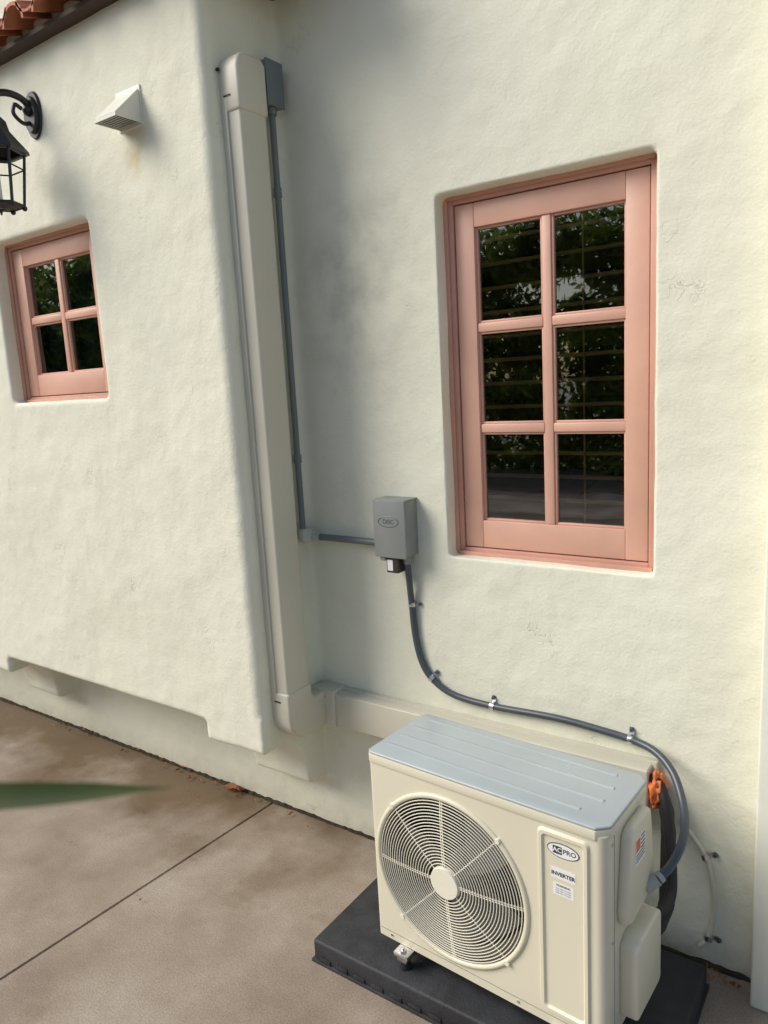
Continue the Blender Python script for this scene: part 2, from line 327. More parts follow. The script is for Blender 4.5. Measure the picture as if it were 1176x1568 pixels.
# eave with clay tiles
bm=bmesh.new(); add_box(bm,-7.4,XC+.25,-.475,.0,3.652,3.672,.002)
obj('eave_board',bm,M_FASC,house)
bm=bmesh.new(); sl=math.tan(math.radians(19))
x=-7.3
while x<XC+.2:
    for row in range(4):
        y0=-.545+row*.33; y1=y0+.40; jit=random.uniform(-.008,.008)
        for kind in (0,1):
            xc=x+(.115 if kind else 0)+jit; R0,R1=(.082,.070)
            rings=[]
            for (yy,rr) in ((y0,R0),(y1,R1)):
                zb=3.618+(yy+.545)*sl+(.012 if yy==y0 else 0)
                ring=[]
                for th in (0,.014):
                    for k in range(11):
                        a=math.pi*k/10
                        zz=math.sin(a)*(rr-th) if kind==0 else -math.sin(a)*(rr-th)*.75+.075
                        ring.append(bm.verts.new((xc+math.cos(a)*(rr-th),yy,zb+.05+zz)))
                rings.append(ring)
            A,B=rings
            for k in range(10):
                bm.faces.new((A[k],A[k+1],B[k+1],B[k])); bm.faces.new((A[11+k],B[11+k],B[12+k],A[12+k]))
                bm.faces.new((A[k],A[11+k],A[12+k],A[k+1])); bm.faces.new((B[k],B[k+1],B[12+k],B[11+k]))
            for k in (0,10): bm.faces.new((A[k],B[k],B[11+k],A[11+k]))
    x+=.23
obj('clay_tile_roof',bm,M_TILE,house,True,50)
box('door_trim',-.311,.35,-.12,.02,0,4.5,M_TRIM,house,.008,3)

# ---------------------------------------------------------------- ground
bm=bmesh.new()
xs=[-300,-60]
for k in range(-4,5):
    xj=-2.566+k*3.05
    xs+= [xj-.007,xj-.003,xj+.003,xj+.007]
xs+=[60,300]; xs.sort()
def zx(x):
    for k in range(-4,5):
        if abs(abs(x-(-2.566+k*3.05))-.003)<1e-4: return -.012
    return 0
ys=[300,.25,-1,-3,-8,-40,-300]
rows=[[bm.verts.new((x+(.0527*y if -60<x<60 and -10<y<=.3 else (.0527*-8 if -60<x<60 and y<=-8 else 0)),y,zx(x))) for x in xs] for y in ys]
for a,b in zip(rows,rows[1:]):
    for i in range(len(xs)-1): bm.faces.new((a[i],b[i],b[i+1],a[i+1]))
ground=obj('ground',bm,M_CO)
bm=bmesh.new(); bm.faces.new([bm.verts.new(p) for p in ((-22,-9.9,.005),(5,-9.9,.005),(5,-7.75,.005),(-22,-7.75,.005))])
obj('sunlit_ground_sheet',bm,concrete_mat('painted_sun_ground',1.75,False))  # added pale sheet; sunlit ground put into its colour for the lower panes
bm=bmesh.new(); random.seed(3)
n=420; prev=None
for i in range(n):
    x=-8+i*8.2/n*1.0
    w=.006+.012*abs(mnoise.noise(Vector((x*3,0,0))))+.006*random.random(); h=.004+.008*random.random()
    row=[bm.verts.new((x,.02,h+.006)),bm.verts.new((x,-.004-w*.5,h)),bm.verts.new((x,-.006-w,.0015))]
    if prev:
        for k in range(2): bm.faces.new((prev[k],row[k],row[k+1],prev[k+1]))
    prev=row
obj('wall_foot_strip',bm,simple('wall_foot_dark',(.035,.025,.015),.95,var=.5,scale=40))  # dark uneven strip along the gap between wall and ground
bm=bmesh.new(); random.seed(5)
def dry(x,y,s,rot):
    L=[(-1,0),(-.5,.32),(0,.42),(.5,.3),(1,0),(.5,-.3),(0,-.42),(-.5,-.32)]
    c=bm.verts.new((x,y,.012)); vs=[]
    for a,b in L:
        px=a*s*math.cos(rot)-b*s*math.sin(rot); py=a*s*math.sin(rot)+b*s*math.cos(rot)
        vs.append(bm.verts.new((x+px,min(y+py,-.008),.012+abs(b)*s*.9+random.uniform(0,.3)*s)))
    for i in range(8): bm.faces.new((c,vs[i],vs[(i+1)%8]))
dry(-2.83,-.055,.055,.2); dry(-2.78,-.04,.04,1.2)
for i in range(60):
    x=random.choice([random.uniform(-4.6,-1.9),random.uniform(-3.4,-2.5),random.uniform(-.55,-.33)]); dry(x,-random.uniform(.012,.1),random.uniform(.006,.017),random.uniform(0,6))
for i in range(26): dry(random.uniform(-4.5,-2.4),-random.uniform(.1,.9),random.uniform(.004,.009),random.uniform(0,6))
obj('dry_leaves',bm,M_DRY)

# ---------------------------------------------------------------- line-set cover
cov=empty('line_set_cover')
XF=XC+.095
bm=bmesh.new()
def rprof(y0,y1,x0,x1,r):
    pts=[(x0,y0),(x1-r,y0)]
    for k in range(1,6):
        a=math.pi/2*k/5; pts.append((x1-r+r*math.sin(a),y0+r-r*math.cos(a)))
    for k in range(0,6):
        a=math.pi/2*k/5; pts.append((x1-r+r*math.cos(a),y1-r+r*math.sin(a)))
    pts+=[(x0,y1)]; return pts
prism(bm,rprof(-.330,-.188,XC+.012,XF,.012),2,.78,3.16)
obj('duct',bm,M_COV,cov,True,35)
box('tray',XC-.01,XC+.03,-.338,-.180,.76,3.2,M_COV,cov,.002)
bm=bmesh.new()
prism(bm,[(-.337,3.145),(-.337,3.30),(-.325,3.335),(-.30,3.352),(-.20,3.352),(-.182,3.33),(-.182,3.145)],0,XC-.01,XF+.007,.012,3)
obj('wall_cap',bm,M_COV,cov,True,35)
bm=bmesh.new()
prism(bm,[(-.337,.815),(-.337,.70),(-.330,.655),(-.305,.615),(-.265,.592),(-.21,.583),(-.03,.583),(-.03,.742),(-.16,.742),(-.182,.765),(-.182,.815)],0,XC-.01,XF+.007,.012,3)
obj('elbow',bm,M_COV,cov,True,35)
bm=bmesh.new()
prism(bm,[(-.100,.572),(-.100,.748),(.01,.748),(.01,.572)],0,XC+.02,-2.035,.006,3)
obj('corner_elbow',bm,M_COV,cov,True,35)
bm=bmesh.new()
prism(bm,[(-.088,.580),(-.088,.735),(.005,.735),(.005,.580)],0,-2.05,-.655,.006,3)
obj('duct_horizontal',bm,M_COV,cov,True,35)
box('duct_tray',-2.05,-.64,-.03,.006,.574,.742,M_COV,cov,.002)
bm=bmesh.new()
for z in (3.20,.77): add_box(bm,XC+.02,XF-.04,-.3395,-.336,z,z+.006)
add_cyl(bm,(XC+.002,-.345,3.30),(XC+.012,-.345,3.30),.006)
add_cyl(bm,(-2.09,-.103,.72),(-2.09,-.099,.72),.006)
obj('screw_slots',bm,M_IRON,cov)
bm=bmesh.new(); bmesh.ops.create_icosphere(bm,subdivisions=4,radius=1)
for v in bm.verts:
    nn=mnoise.noise(v.co*2.3)*.45+mnoise.noise(v.co*6)*.18
    v.co=Vector((-.632+v.co.x*.030*(1+nn),-.055+v.co.y*.038*(1+nn),.655+v.co.z*.062*(1+nn)))
obj('expanding_foam',bm,M_ORG,cov,True)

# ---------------------------------------------------------------- conduits
pvc=empty('grey_conduit')
bm=bmesh.new()
xc_,yc_=XC+.030,-.085
sweep(bm,[(xc_,yc_,3.24),(xc_,yc_,3.0),(xc_,yc_,2.2),(xc_,yc_,1.485)],.0135,16)
sweep(bm,catmull([(XC+.06,-.035,1.445),(-2.0,-.03,1.445),(-1.75,-.035,1.445)],4),.0150,16)
obj('pipe',bm,M_PVC,pvc,True,40)
bm=bmesh.new()
for z in (2.90,1.80): add_cyl(bm,(xc_,yc_,z-.018),(xc_,yc_,z+.018),.0175)
obj('couplings',bm,M_PVC,pvc,True,40)
bm=bmesh.new()
add_box(bm,xc_-.017,xc_+.017,yc_-.018,yc_+.06,1.428,1.49,.008,3)
add_cyl(bm,(XC+.03,-.035,1.445),(XC+.085,-.035,1.445),.0195)
obj('fittings',bm,simple('pvc_light',(.52,.53,.48),.4),pvc,True,40)
jb=empty('junction_box')
bm=bmesh.new(); add_box(bm,XC-.005,XC+.050,-.128,-.035,3.225,3.392,.006); add_box(bm,XC+.0505,XC+.058,-.131,-.032,3.222,3.395,.003)
add_cyl(bm,(xc_,yc_,3.195),(xc_,yc_,3.23),.02)
obj('box_body',bm,M_PVC,jb,True,40)

db=empty('disconnect_box')
bx0,bx1,bz0,bz1=-1.757,-1.602,1.402,1.640
box('enclosure',bx0+.004,bx1-.004,-.088,.008,bz0+.003,bz1-.006,M_GREY,db,.003)
bm=bmesh.new(); add_box(bm,bx0,bx1,-.100,-.089,bz0,bz1,.003); add_box(bm,bx0,bx1,-.089,.0,bz1-.005,bz1+.001,.001)
add_box(bm,bx1-.003,bx1+.0006,-.095,-.03,bz0+.01,bz1-.006,.001)
obj('cover_lid',bm,M_GREY,db,True,40)
bm=bmesh.new()
n=48; cxm,czm=(bx0+bx1)/2-.002,1.552
ra=[]
for k in range(n):
    a=2*math.pi*k/n; ra.append(((cxm+.050*math.cos(a),-.1005,czm+.023*math.sin(a)),(cxm+.0475*math.cos(a),-.1015,czm+.021*math.sin(a))))
V=[[bm.verts.new(p) for p in q] for q in ra]
for k in range(n):
    a,b=V[k],V[(k+1)%n]; bm.faces.new((a[0],b[0],b[1],a[1]))
obj('embossed_oval',bm,M_FLEX,db)
text('embossed_text','DISC',.026,M_FLEX,db,(cxm,-.1003,czm),(math.pi/2,0,0),.0004)
bm=bmesh.new(); add_box(bm,-1.712,-1.655,-.085,-.03,1.335,1.402,.003)
obj('lock_housing',bm,M_BROWN,db,True,40)
box('housing_label',-1.706,-1.68,-.0868,-.0853,1.345,1.39,M_WHITE,db,0)
box('housing_bracket',-1.738,-1.714,-.092,-.02,1.385,1.401,M_GREY,db,.002)
bm=bmesh.new(); add_cyl(bm,(-1.630,-.05,1.404),(-1.632,-.05,1.372),.019,.015); obj('connector',bm,M_GREY,db,True,40)

fc=empty('flexible_conduit')
path=catmull([(-1.632,-.05,1.385),(-1.636,-.035,1.28),(-1.640,-.02,1.19),(-1.630,-.017,1.04),(-1.600,-.017,.93),(-1.545,-.017,.865),(-1.45,-.017,.823),(-1.28,-.017,.812),(-1.02,-.017,.822),(-.85,-.018,.815),(-.715,-.022,.803),(-.632,-.05,.79),(-.566,-.10,.755),(-.520,-.17,.70),(-.497,-.24,.662),(-.494,-.31,.632),(-.510,-.37,.598),(-.535,-.41,.573)],10)
bm=bmesh.new(); sweep(bm,path,.0135,14); obj('whip',bm,M_FLEX,fc,True,40)
bm=bmesh.new()
add_cyl(bm,path[-1],path[-1]+Vector((-.03,-.022,-.024)),.020,.020); add_cyl(bm,path[-4],path[-1],.018,.018)
obj('end_fitting',bm,M_GREYL,fc,True,40)
bm=bmesh.new()
def strap(px,pz,dx,dz,y=-.017):
    t=Vector((dx,0,dz)).normalized(); s=Vector((-t.z,0,t.x))
    if s.x<0 and abs(s.x)>.5: s=-s
    if s.z<0 and abs(s.z)>.5: s=-s
    ring=[]
    for k in range(13):
        a=math.pi*k/12; c=Vector((px,y,pz))+s*(.0165*math.cos(a))+Vector((0,-1,0))*(.0165*math.sin(a))
        ring.append((bm.verts.new(c-t*.009),bm.verts.new(c+t*.009)))
    c=Vector((px,-.0045,pz))+s*.0165; r2=(bm.verts.new(c-t*.009),bm.verts.new(c+t*.009))
    c=Vector((px,-.0045,pz))+s*.042; r3=(bm.verts.new(c-t*.008),bm.verts.new(c+t*.008))
    seq=[r3,r2]+ring
    for a,b in zip(seq,seq[1:]): bm.faces.new((a[0],a[1],b[1],b[0]))
    c=Vector((px,0,pz))+s*.032; scr.append(c.copy())
scr=[]
for a in ((-1.640,1.19,-.03,-1),(-1.558,.876,.9,-.6),(-1.28,.812,1,0),(-.735,.804,1,-.05)): strap(*a)
so=obj('straps',bm,M_ZINC,fc,True,40)
bm=bmesh.new()
for c in scr: add_cyl(bm,c+Vector((0,.002,0)),c+Vector((0,-.013,0)),.0078,.0066,8)
obj('strap_screws',bm,M_FLEX,fc,True,40)

rl=empty('refrigerant_lines')
bm=bmesh.new()
sweep(bm,catmull([(-.70,-.045,.66),(-.64,-.05,.655),(-.60,-.07,.62),(-.582,-.10,.55),(-.566,-.14,.46),(-.552,-.21,.38),(-.56,-.30,.33),(-.60,-.38,.32)],8),.024,14,rf=lambda t:1+.06*math.sin(t*60))
sweep(bm,catmull([(-.70,-.045,.69),(-.63,-.06,.69),(-.595,-.09,.64),(-.575,-.12,.56),(-.553,-.17,.46),(-.540,-.23,.40),(-.55,-.31,.385),(-.60,-.37,.385)],8),.018,14)
sweep(bm,catmull([(-.66,-.03,.62),(-.61,-.045,.58),(-.60,-.07,.45),(-.59,-.12,.33),(-.57,-.22,.27),(-.60,-.35,.25)],8),.014,14)
obj('insulated_pipes',bm,M_BLK,rl,True,60)

cb=empty('wall_cable')
bm=bmesh.new(); sweep(bm,catmull([(-.56,-.012,.53),(-.525,-.012,.497),(-.478,-.012,.43),(-.455,-.012,.35),(-.446,-.012,.26),(-.452,-.012,.17),(-.466,-.012,.11),(-.49,-.012,.07)],8),.0085,10)
obj('cable',bm,M_HOSE,cb,True)
bm=bmesh.new(); scr=[]
strap(-.478,.43,.3,-1,-.012); strap(-.462,.12,-.15,-1,-.012)
obj('clips',bm,M_ZINC,cb,True,40)
bm=bmesh.new()
for c in scr: add_cyl(bm,c+Vector((0,.002,0)),c+Vector((0,-.013,0)),.0078,.0066,8)
obj('clip_screws',bm,M_FLEX,cb,True,40)

# ---------------------------------------------------------------- vent hood
vh=empty('vent_hood')
bm=bmesh.new()
x0,x1=-2.70,-2.562; y0=-P; yf=-P-.125; zb,zt=3.185,3.315
def poly(*p): bm.faces.new([bm.verts.new(q) for q in p])
poly((x0,y0,zt),(x1,y0,zt),(x1,yf,zb+.012),(x0,yf,zb+.012)); poly((x0,yf,zb+.012),(x1,yf,zb+.012),(x1,yf,zb),(x0,yf,zb))
for x in (x0,x1): poly((x,y0,zt),(x,yf,zb+.012),(x,yf,zb),(x,y0,zb))
v=obj('hood',bm,M_VENT,vh); sd=v.modifiers.new('s','SOLIDIFY'); sd.thickness=.004; sd.offset=0
bm=bmesh.new()
add_box(bm,x0-.008,x1+.008,y0-.006,y0+.006,zb-.008,zt+.012,.002)
obj('flange',bm,M_VENT,vh,True,40)
bm=bmesh.new()
for k in range(7): add_box(bm,x0+.012,x1-.012,yf+.012+k*.015,yf+.018+k*.015,zb+.002,zb+.006)
for k in range(8): add_box(bm,x0+.012+k*.0158,x0+.015+k*.0158,yf+.01,y0-.01,zb+.007,zb+.009)
obj('grille',bm,M_GREYL,vh)
box('throat',x0+.006,x1-.006,yf+.02,y0-.008,zb+.014,zb+.018,M_DK,vh,0)

# ---------------------------------------------------------------- lantern
ln=empty('wall_lantern')
LX,LY=-3.300,-.625
bm=bmesh.new()
for (rr,yy0,yy1) in ((.066,-P+.008,-P-.012),(.050,-P-.012,-P-.028)):
    n=28
    A=[bm.verts.new((LX+rr*.95*math.cos(2*math.pi*k/n),yy0,3.385+rr*1.6*math.sin(2*math.pi*k/n))) for k in range(n)]
    B=[bm.verts.new((LX+rr*.86*math.cos(2*math.pi*k/n),yy1,3.385+rr*1.48*math.sin(2*math.pi*k/n))) for k in range(n)]
    bm.faces.new(A); bm.faces.new(B)
    for k in range(n): bm.faces.new((A[k],A[(k+1)%n],B[(k+1)%n],B[k]))
bmesh.ops.create_uvsphere(bm,u_segments=12,v_segments=8,radius=.024,matrix=Matrix.Translation((LX,-P-.03,3.40)))
sweep(bm,catmull([(LX,-P-.02,3.42),(LX,-P-.06,3.445),(LX,-P-.12,3.45),(LX,-P-.18,3.43),(LX,LY,3.39),(LX,LY,3.32)],8),.015,10)
sweep(bm,catmull([(LX,-P-.02,3.35),(LX,-P-.06,3.34),(LX,-P-.10,3.37),(LX,-P-.09,3.41),(LX,-P-.06,3.40)],8),.009,8)
def hexr(r,z,ph=0): return [bm.verts.new((LX+r*math.cos(math.pi/3*k+ph),LY+r*math.sin(math.pi/3*k+ph),z)) for k in range(6)]
LZ=.04
st=[hexr(.016,3.335+LZ),hexr(.035,3.305+LZ),hexr(.065,3.275+LZ),hexr(.075,3.235+LZ),hexr(.142,3.155+LZ),hexr(.145,3.142+LZ),hexr(.115,3.142+LZ)]
for a,b in zip(st,st[1:]):
    for k in range(6): bm.faces.new((a[k],a[(k+1)%6],b[(k+1)%6],b[k]))
bm.faces.new(st[0])
top=[Vector((LX+.122*math.cos(math.pi/3*k),LY+.122*math.sin(math.pi/3*k),3.144+LZ)) for k in range(6)]
bot=[Vector((LX+.096*math.cos(math.pi/3*k),LY+.096*math.sin(math.pi/3*k),2.965)) for k in range(6)]
for k in range(6):
    add_cyl(bm,top[k],bot[k],.007,.007,6)
    add_cyl(bm,bot[k],bot[(k+1)%6],.0075,.0075,6); add_cyl(bm,top[k],top[(k+1)%6],.007,.007,6)
    bmesh.ops.create_uvsphere(bm,u_segments=8,v_segments=6,radius=.012,matrix=Matrix.Translation(bot[k]+Vector((0,0,-.008))))
    m0=top[k].lerp(bot[k],.3); m1=top[(k+1)%6].lerp(bot[(k+1)%6],.3)
    add_cyl(bm,m0,m1,.0035,.0035,6)
b6=hexr(.096,2.965); c6=hexr(.02,2.95)
for k in range(6): bm.faces.new((b6[k],b6[(k+1)%6],c6[(k+1)%6],c6[k]))
add_cyl(bm,(LX,LY,2.95),(LX,LY,2.925),.01,.003,8)
obj('iron_frame',bm,M_IRON,ln,True,35)
bm=bmesh.new(); add_cyl(bm,(LX,LY,2.97),(LX,LY,3.09),.014,.014,12); obj('candle_socket',bm,M_WHITE,ln,True,40)

# ---------------------------------------------------------------- AC condenser
ac=empty('air_conditioner_condenser',(-1.447,-.630,.158),math.radians(-3.6))
Wd,Dp,Ht=.845,.335,.708
bm=bmesh.new()
def rrect(x0,x1,y0,y1,rs,seg=6):
    cs=[(x0,y0,rs[0],math.pi,1.5*math.pi),(x1,y0,rs[1],1.5*math.pi,2*math.pi),(x1,y1,rs[2],0,.5*math.pi),(x0,y1,rs[3],.5*math.pi,math.pi)]
    out=[]
    for (x,y,r,a0,a1) in cs:
        cx=x+(r if x==x0 else -r); cy=y+(r if y==y0 else -r)
        for k in range(seg+1):
            a=a0+(a1-a0)*k/seg; out.append((cx+r*math.cos(a),cy+r*math.sin(a)))
    return out
prism(bm,rrect(0,Wd,0,Dp,(.012,.030,.03,.016)),2,0,Ht-.03)
cab=obj('cabinet',bm,M_AC,ac,True,35)
FX,FZ,FR=.312,.338,.284
bm=bmesh.new(); add_cyl(bm,(FX,-.1,FZ),(FX,.13,FZ),FR,FR,96)
cut=obj('cut',bm,M_DK,ac)
bo=cab.modifiers.new('b','BOOLEAN'); bo.object=cut; bo.operation='DIFFERENCE'; bo.solver='EXACT'
bpy.context.view_layer.update(); apply_mods(cab); D.objects.remove(cut)
for p in cab.data.polygons: p.use_smooth=True
cab.data.set_sharp_from_angle(angle=math.radians(35))
def lidp(g,c): return [(-g,-g+.012),(-g+.012,-g),(Wd+g-c,-g),(Wd+g,-g+c),(Wd+g,Dp+g-.03),(Wd+g-.03,Dp+g),(-g+.02,Dp+g),(-g,Dp+g-.02)]
bm=bmesh.new(); prism(bm,lidp(.004,.034),2,Ht-.010,Ht,.004,3)
obj('lid',bm,M_ACT,ac,True,30)
bm=bmesh.new(); prism(bm,lidp(.0045,.034),2,Ht-.040,Ht-.0105,.002,2)
obj('lid_skirt',bm,M_AC,ac,True,30)
bm=bmesh.new()
def rib(x0,y0,x1,y1,w):
    d=Vector((x1-x0,y1-y0,0)).normalized(); s=Vector((-d.y,d.x,0)); n=10
    prev=None
    for (x,y) in ((x0,y0),(x1,y1)):
        row=[bm.verts.new(Vector((x,y,Ht-.0008))+s*(w*(k/n-.5)*2)+Vector((0,0,.0035*(.5+.5*math.cos(math.pi*(k/n-.5)*2))))) for k in range(n+1)]
        if prev:
            for k in range(n): bm.faces.new((prev[k],prev[k+1],row[k+1],row[k]))
        prev=row
rib(.03,.075,Wd-.10,.06,.012); rib(.03,.15,Wd-.06,.135,.012); rib(.03,.225,Wd-.06,.215,.012); rib(.05,.30,Wd-.08,.29,.010)
obj('lid_ribs',bm,M_ACT,ac,True,70)
bm=bmesh.new(); add_cyl(bm,(FX,.004,FZ),(FX,.125,FZ),FR-.0015,FR-.03,64,False)
obj('orifice',bm,simple('orifice_mat',(.16,.15,.12),.5),ac,True)
bm=bmesh.new(); add_cyl(bm,(FX,.120,FZ),(FX,.126,FZ),FR-.02,FR-.02,64); obj('cavity_back',bm,M_DK,ac)
bm=bmesh.new()
add_cyl(bm,(FX,.05,FZ),(FX,.11,FZ),.05,.055,32)
for b in range(3):
    a0=b*2*math.pi/3+.5
    nr,na=8,12; G=[]
    for i in range(nr):
        rr=.045+(.245-.045)*i/(nr-1); row=[]
        for j in range(na):
            a=a0+(j/(na-1)-.2)*(1.25-.2*i/(nr-1))+.25*i/(nr-1)
            row.append(bm.verts.new((FX+rr*math.cos(a),.045+.06*j/(na-1),FZ+rr*math.sin(a))))
        G.append(row)
    for i in range(nr-1):
        for j in range(na-1): bm.faces.new((G[i][j],G[i+1][j],G[i+1][j+1],G[i][j+1]))
obj('fan',bm,M_FAN,ac,True,60)
bm=bmesh.new()
def torus(bm,R,r,y,seg=96,ms=8,fl=1.0):
    rings=[]
    for k in range(seg):
        a=2*math.pi*k/seg; rings.append([bm.verts.new((FX+(R+r*math.cos(b))*math.cos(a),y+r*fl*math.sin(b),FZ+(R+r*math.cos(b))*math.sin(a))) for b in [2*math.pi*q/ms for q in range(ms)]])
    for k in range(seg):
        A,B=rings[k],rings[(k+1)%seg]
        for q in range(ms): bm.faces.new((A[q],A[(q+1)%ms],B[(q+1)%ms],B[q]))
torus(bm,FR+.003,.0095,-.001,96,10,.9)
obj('bezel',bm,M_AC,ac,True)
bm=bmesh.new()
def gy(r): return -.020+.017*(r/FR)**2.5
nr=21
for i in range(nr):
    R=.066+(FR-.012-.066)*i/(nr-1); torus(bm,R,.0018,gy(R),80,6)
torus(bm,FR-.002,.0028,-.003,96,6)
for k in range(8):
    a=2*math.pi*k/8+math.radians(3)
    for off in ((-.0035,.0035) if k%2==0 else (0,)):
        pts=[(FX+rr*math.cos(a)-off*math.sin(a),gy(rr)+.003,FZ+rr*math.sin(a)+off*math.cos(a)) for rr in np.linspace(.05,FR+.002,9)]
        sweep(bm,pts,.0021,6)
    c=(FX+(FR+.006)*math.cos(a),-.004,FZ+(FR+.006)*math.sin(a))
    if k%2: add_cyl(bm,(c[0],-.0115,c[2]),(c[0],.002,c[2]),.0085,.0100,12)
obj('grille',bm,M_WIRE,ac,True,60)
bm=bmesh.new(); add_cyl(bm,(FX,-.026,FZ),(FX,-.012,FZ),.052,.056,48)
h=obj('hub_cap',bm,M_WIRE,ac,True,40)
bm=bmesh.new()
def rr2(x0,x1,z0,z1,r,seg=5): return rrect(x0,x1,z0,z1,(r,r,r,r),seg)
outer=rr2(.638,.800,.045,.655,.018); inner=rr2(.654,.784,.061,.639,.012)
A=[bm.verts.new((p[0],.0006,p[1])) for p in outer]
o2=rr2(.6445,.7935,.0515,.6485,.016); B=[bm.verts.new((p[0],-.0085,p[1])) for p in o2]
C=[bm.verts.new((p[0],-.0085,p[1])) for p in inner]
i2=rr2(.660,.778,.067,.633,.010); E=[bm.verts.new((p[0],-.0012,p[1])) for p in i2]
n=len(A)
for (a,b) in ((A,B),(B,C),(C,E)):
    for k in range(n): bm.faces.new((a[k],a[(k+1)%n],b[(k+1)%n],b[k]))
bm.faces.new(E)
obj('front_emboss',bm,M_AC,ac,True,30)
def oval(name,cx,cz,a,b,y,mat):
    bm=bmesh.new(); bm.faces.new([bm.verts.new((cx+a*math.cos(2*math.pi*k/40),y,cz+b*math.sin(2*math.pi*k/40))) for k in range(40)]); return obj(name,bm,mat,ac)
oval('badge_rim',.719,.598,.0500,.0235,-.0022,M_TXT); oval('badge_face',.719,.598,.0470,.0208,-.0028,M_WHITE)
box('badge_mark',.688,.716,-.0034,-.0029,.586,.610,M_TXT,ac,0)
text('badge_mark_text','AC',.020,M_WHITE,ac,(.702,-.0036,.598),(math.pi/2,0,0),.0001,.0004)
text('badge_text','PRO',.021,M_TXT,ac,(.739,-.0030,.598),(math.pi/2,0,0),.0001,.0004)
box('label_inverter',.680,.756,-.0018,-.0013,.505,.540,M_WHITE,ac,0)
text('label_text','INVERTER',.0165,M_TXT,ac,(.718,-.0019,.520),(math.pi/2,0,0),.0001,.0007)
box('label_warning',.686,.750,-.0018,-.0013,.452,.492,M_WHITE,ac,0)
text('warning_text','WARNING',.009,M_TXT,ac,(.718,-.0019,.484),(math.pi/2,0,0),.0001,.0003)
for k in range(3): text('warning_line','keep clear of outlet',.006,M_TXT,ac,(.718,-.0019,.474-.007*k),(math.pi/2,0,0),.0001)
bm=bmesh.new()
prism(bm,[(.075,.40),(.105,.640),(.135,.655),(.260,.655),(.285,.64),(.320,.40),(.30,.365),(.13,.345),(.09,.36)],0,Wd-.003,Wd+.030,.014,4)
obj('terminal_cover',bm,M_AC,ac,True,40)
bm=bmesh.new()
prism(bm,[(.10,.05),(.10,.285),(.13,.305),(.29,.305),(.305,.29),(.305,.065),(.29,.05)],0,Wd-.003,Wd+.056,.012,4)
obj('valve_cover',bm,M_AC,ac,True,40)
box('spec_sticker',Wd+.0302,Wd+.0307,.145,.225,.52,.61,M_WHITE,ac,0)
box('sticker_orange',Wd+.0309,Wd+.0313,.150,.182,.565,.602,M_ORG,ac,0)
bm=bmesh.new()
for k in range(4): add_box(bm,Wd+.0309,Wd+.0312,.188,.220,.598-k*.012,.602-k*.012)
for k in range(3): add_box(bm,Wd+.0309,Wd+.0312,.150,.220,.552-k*.010,.555-k*.010)
obj('sticker_lines',bm,M_TXT,ac)
bm=bmesh.new()
for zz in (.03,.33,.64): add_cyl(bm,(Wd-.002,.045,zz),(Wd+.004,.045,zz),.005,.005,10)
for xx in (.06,.56,.81): add_cyl(bm,(xx,-.003,.018),(xx,.002,.018),.0045,.0045,10)
obj('screws',bm,M_ZINC,ac,True,40)
bm=bmesh.new(); add_box(bm,.012,Wd-.03,-.0012,.002,.030,.0315); add_box(bm,Wd-.002,Wd+.0012,.0595,.061,.0,Ht-.041)
obj('seam',bm,simple('seam',(.25,.24,.19),.6),ac)
bm=bmesh.new()
for k in range(80): add_box(bm,.03+k*.0095,.034+k*.0095,Dp-.001,Dp+.005,.04,Ht-.06)
obj('coil_fins',bm,simple('alu_fin',(.45,.46,.45),.4,metal=.7),ac)
bm=bmesh.new()
for xx in (.125,.70):
    add_box(bm,xx-.030,xx+.030,-.042,Dp+.03,-.020,-.002,.003); add_box(bm,xx-.020,xx+.020,-.036,-.005,-.038,-.0205,.003)
    add_cyl(bm,(xx,-.024,-.018),(xx,-.024,.014),.006,.006,10); add_cyl(bm,(xx,-.024,-.002),(xx,-.024,.008),.013,.013,6)
obj('feet',bm,M_ZINC,ac,True,40)
bm=bmesh.new()
for xx in (.125,.70):
    for yy in (-.015,Dp+.012): add_cyl(bm,(xx,yy,-.068),(xx,yy,-.0385 if yy<0 else -.0205),.022,.018,16)
obj('rubber_mounts',bm,M_BLK,ac,True,40)

pd=empty('equipment_pad')
bm=bmesh.new(); add_box(bm,-1.690,-.445,-.722,-.11,.006,.090,.010,3)
obj('slab',bm,M_PAD,pd,True,40)
bm=bmesh.new()
for k in range(15): add_box(bm,-1.66+k*.078,-1.61+k*.078,-.726,-.7215,.014,.030,.001)
add_box(bm,-1.697,-.438,-.729,-.103,.0,.012,.002)
obj('ribs',bm,M_PAD,pd,True,40)

# ---------------------------------------------------------------- garden opposite the house (seen in the glass)
def foliage(name,n,boxes,size,seed=11):
    rng=np.random.default_rng(seed); V=[]
    for (cx,cy,cz,rx,ry,rz,w) in boxes:
        k=int(n*w); d=rng.normal(size=(k,3)); d/=np.linalg.norm(d,axis=1)[:,None]
        rad=rng.uniform(.35,1.05,size=(k,1)); c=np.array([cx,cy,cz])+d*rad*np.array([rx,ry,rz])
        a=rng.normal(size=(k,3)); a/=np.linalg.norm(a,axis=1)[:,None]; b=np.cross(a,rng.normal(size=(k,3))); b/=np.linalg.norm(b,axis=1)[:,None]
        s=rng.uniform(.6,1.4,size=(k,1))*size
        q=np.stack([c-a*s,c+b*s*.42,c+a*s,c-b*s*.42],1)
        V.append(q.reshape(-1,3))
    V=np.concatenate(V); m=len(V)//4
    me=D.meshes.new(name); me.from_pydata(V.tolist(),[],np.arange(m*4).reshape(m,4).tolist()); me.materials.append(M_LEAF)
    o=D.objects.new(name,me); COL.objects.link(o); return o
rs=random.Random(4); bx=[]
for i in range(15):
    for j in range(7):
        bx.append((-12.2+i*.95+rs.uniform(-.3,.3),rs.uniform(-13.4,-12.5),.4+j*.76+rs.uniform(-.25,.25),rs.uniform(.6,.95),.55,rs.uniform(.5,.8),1/105))
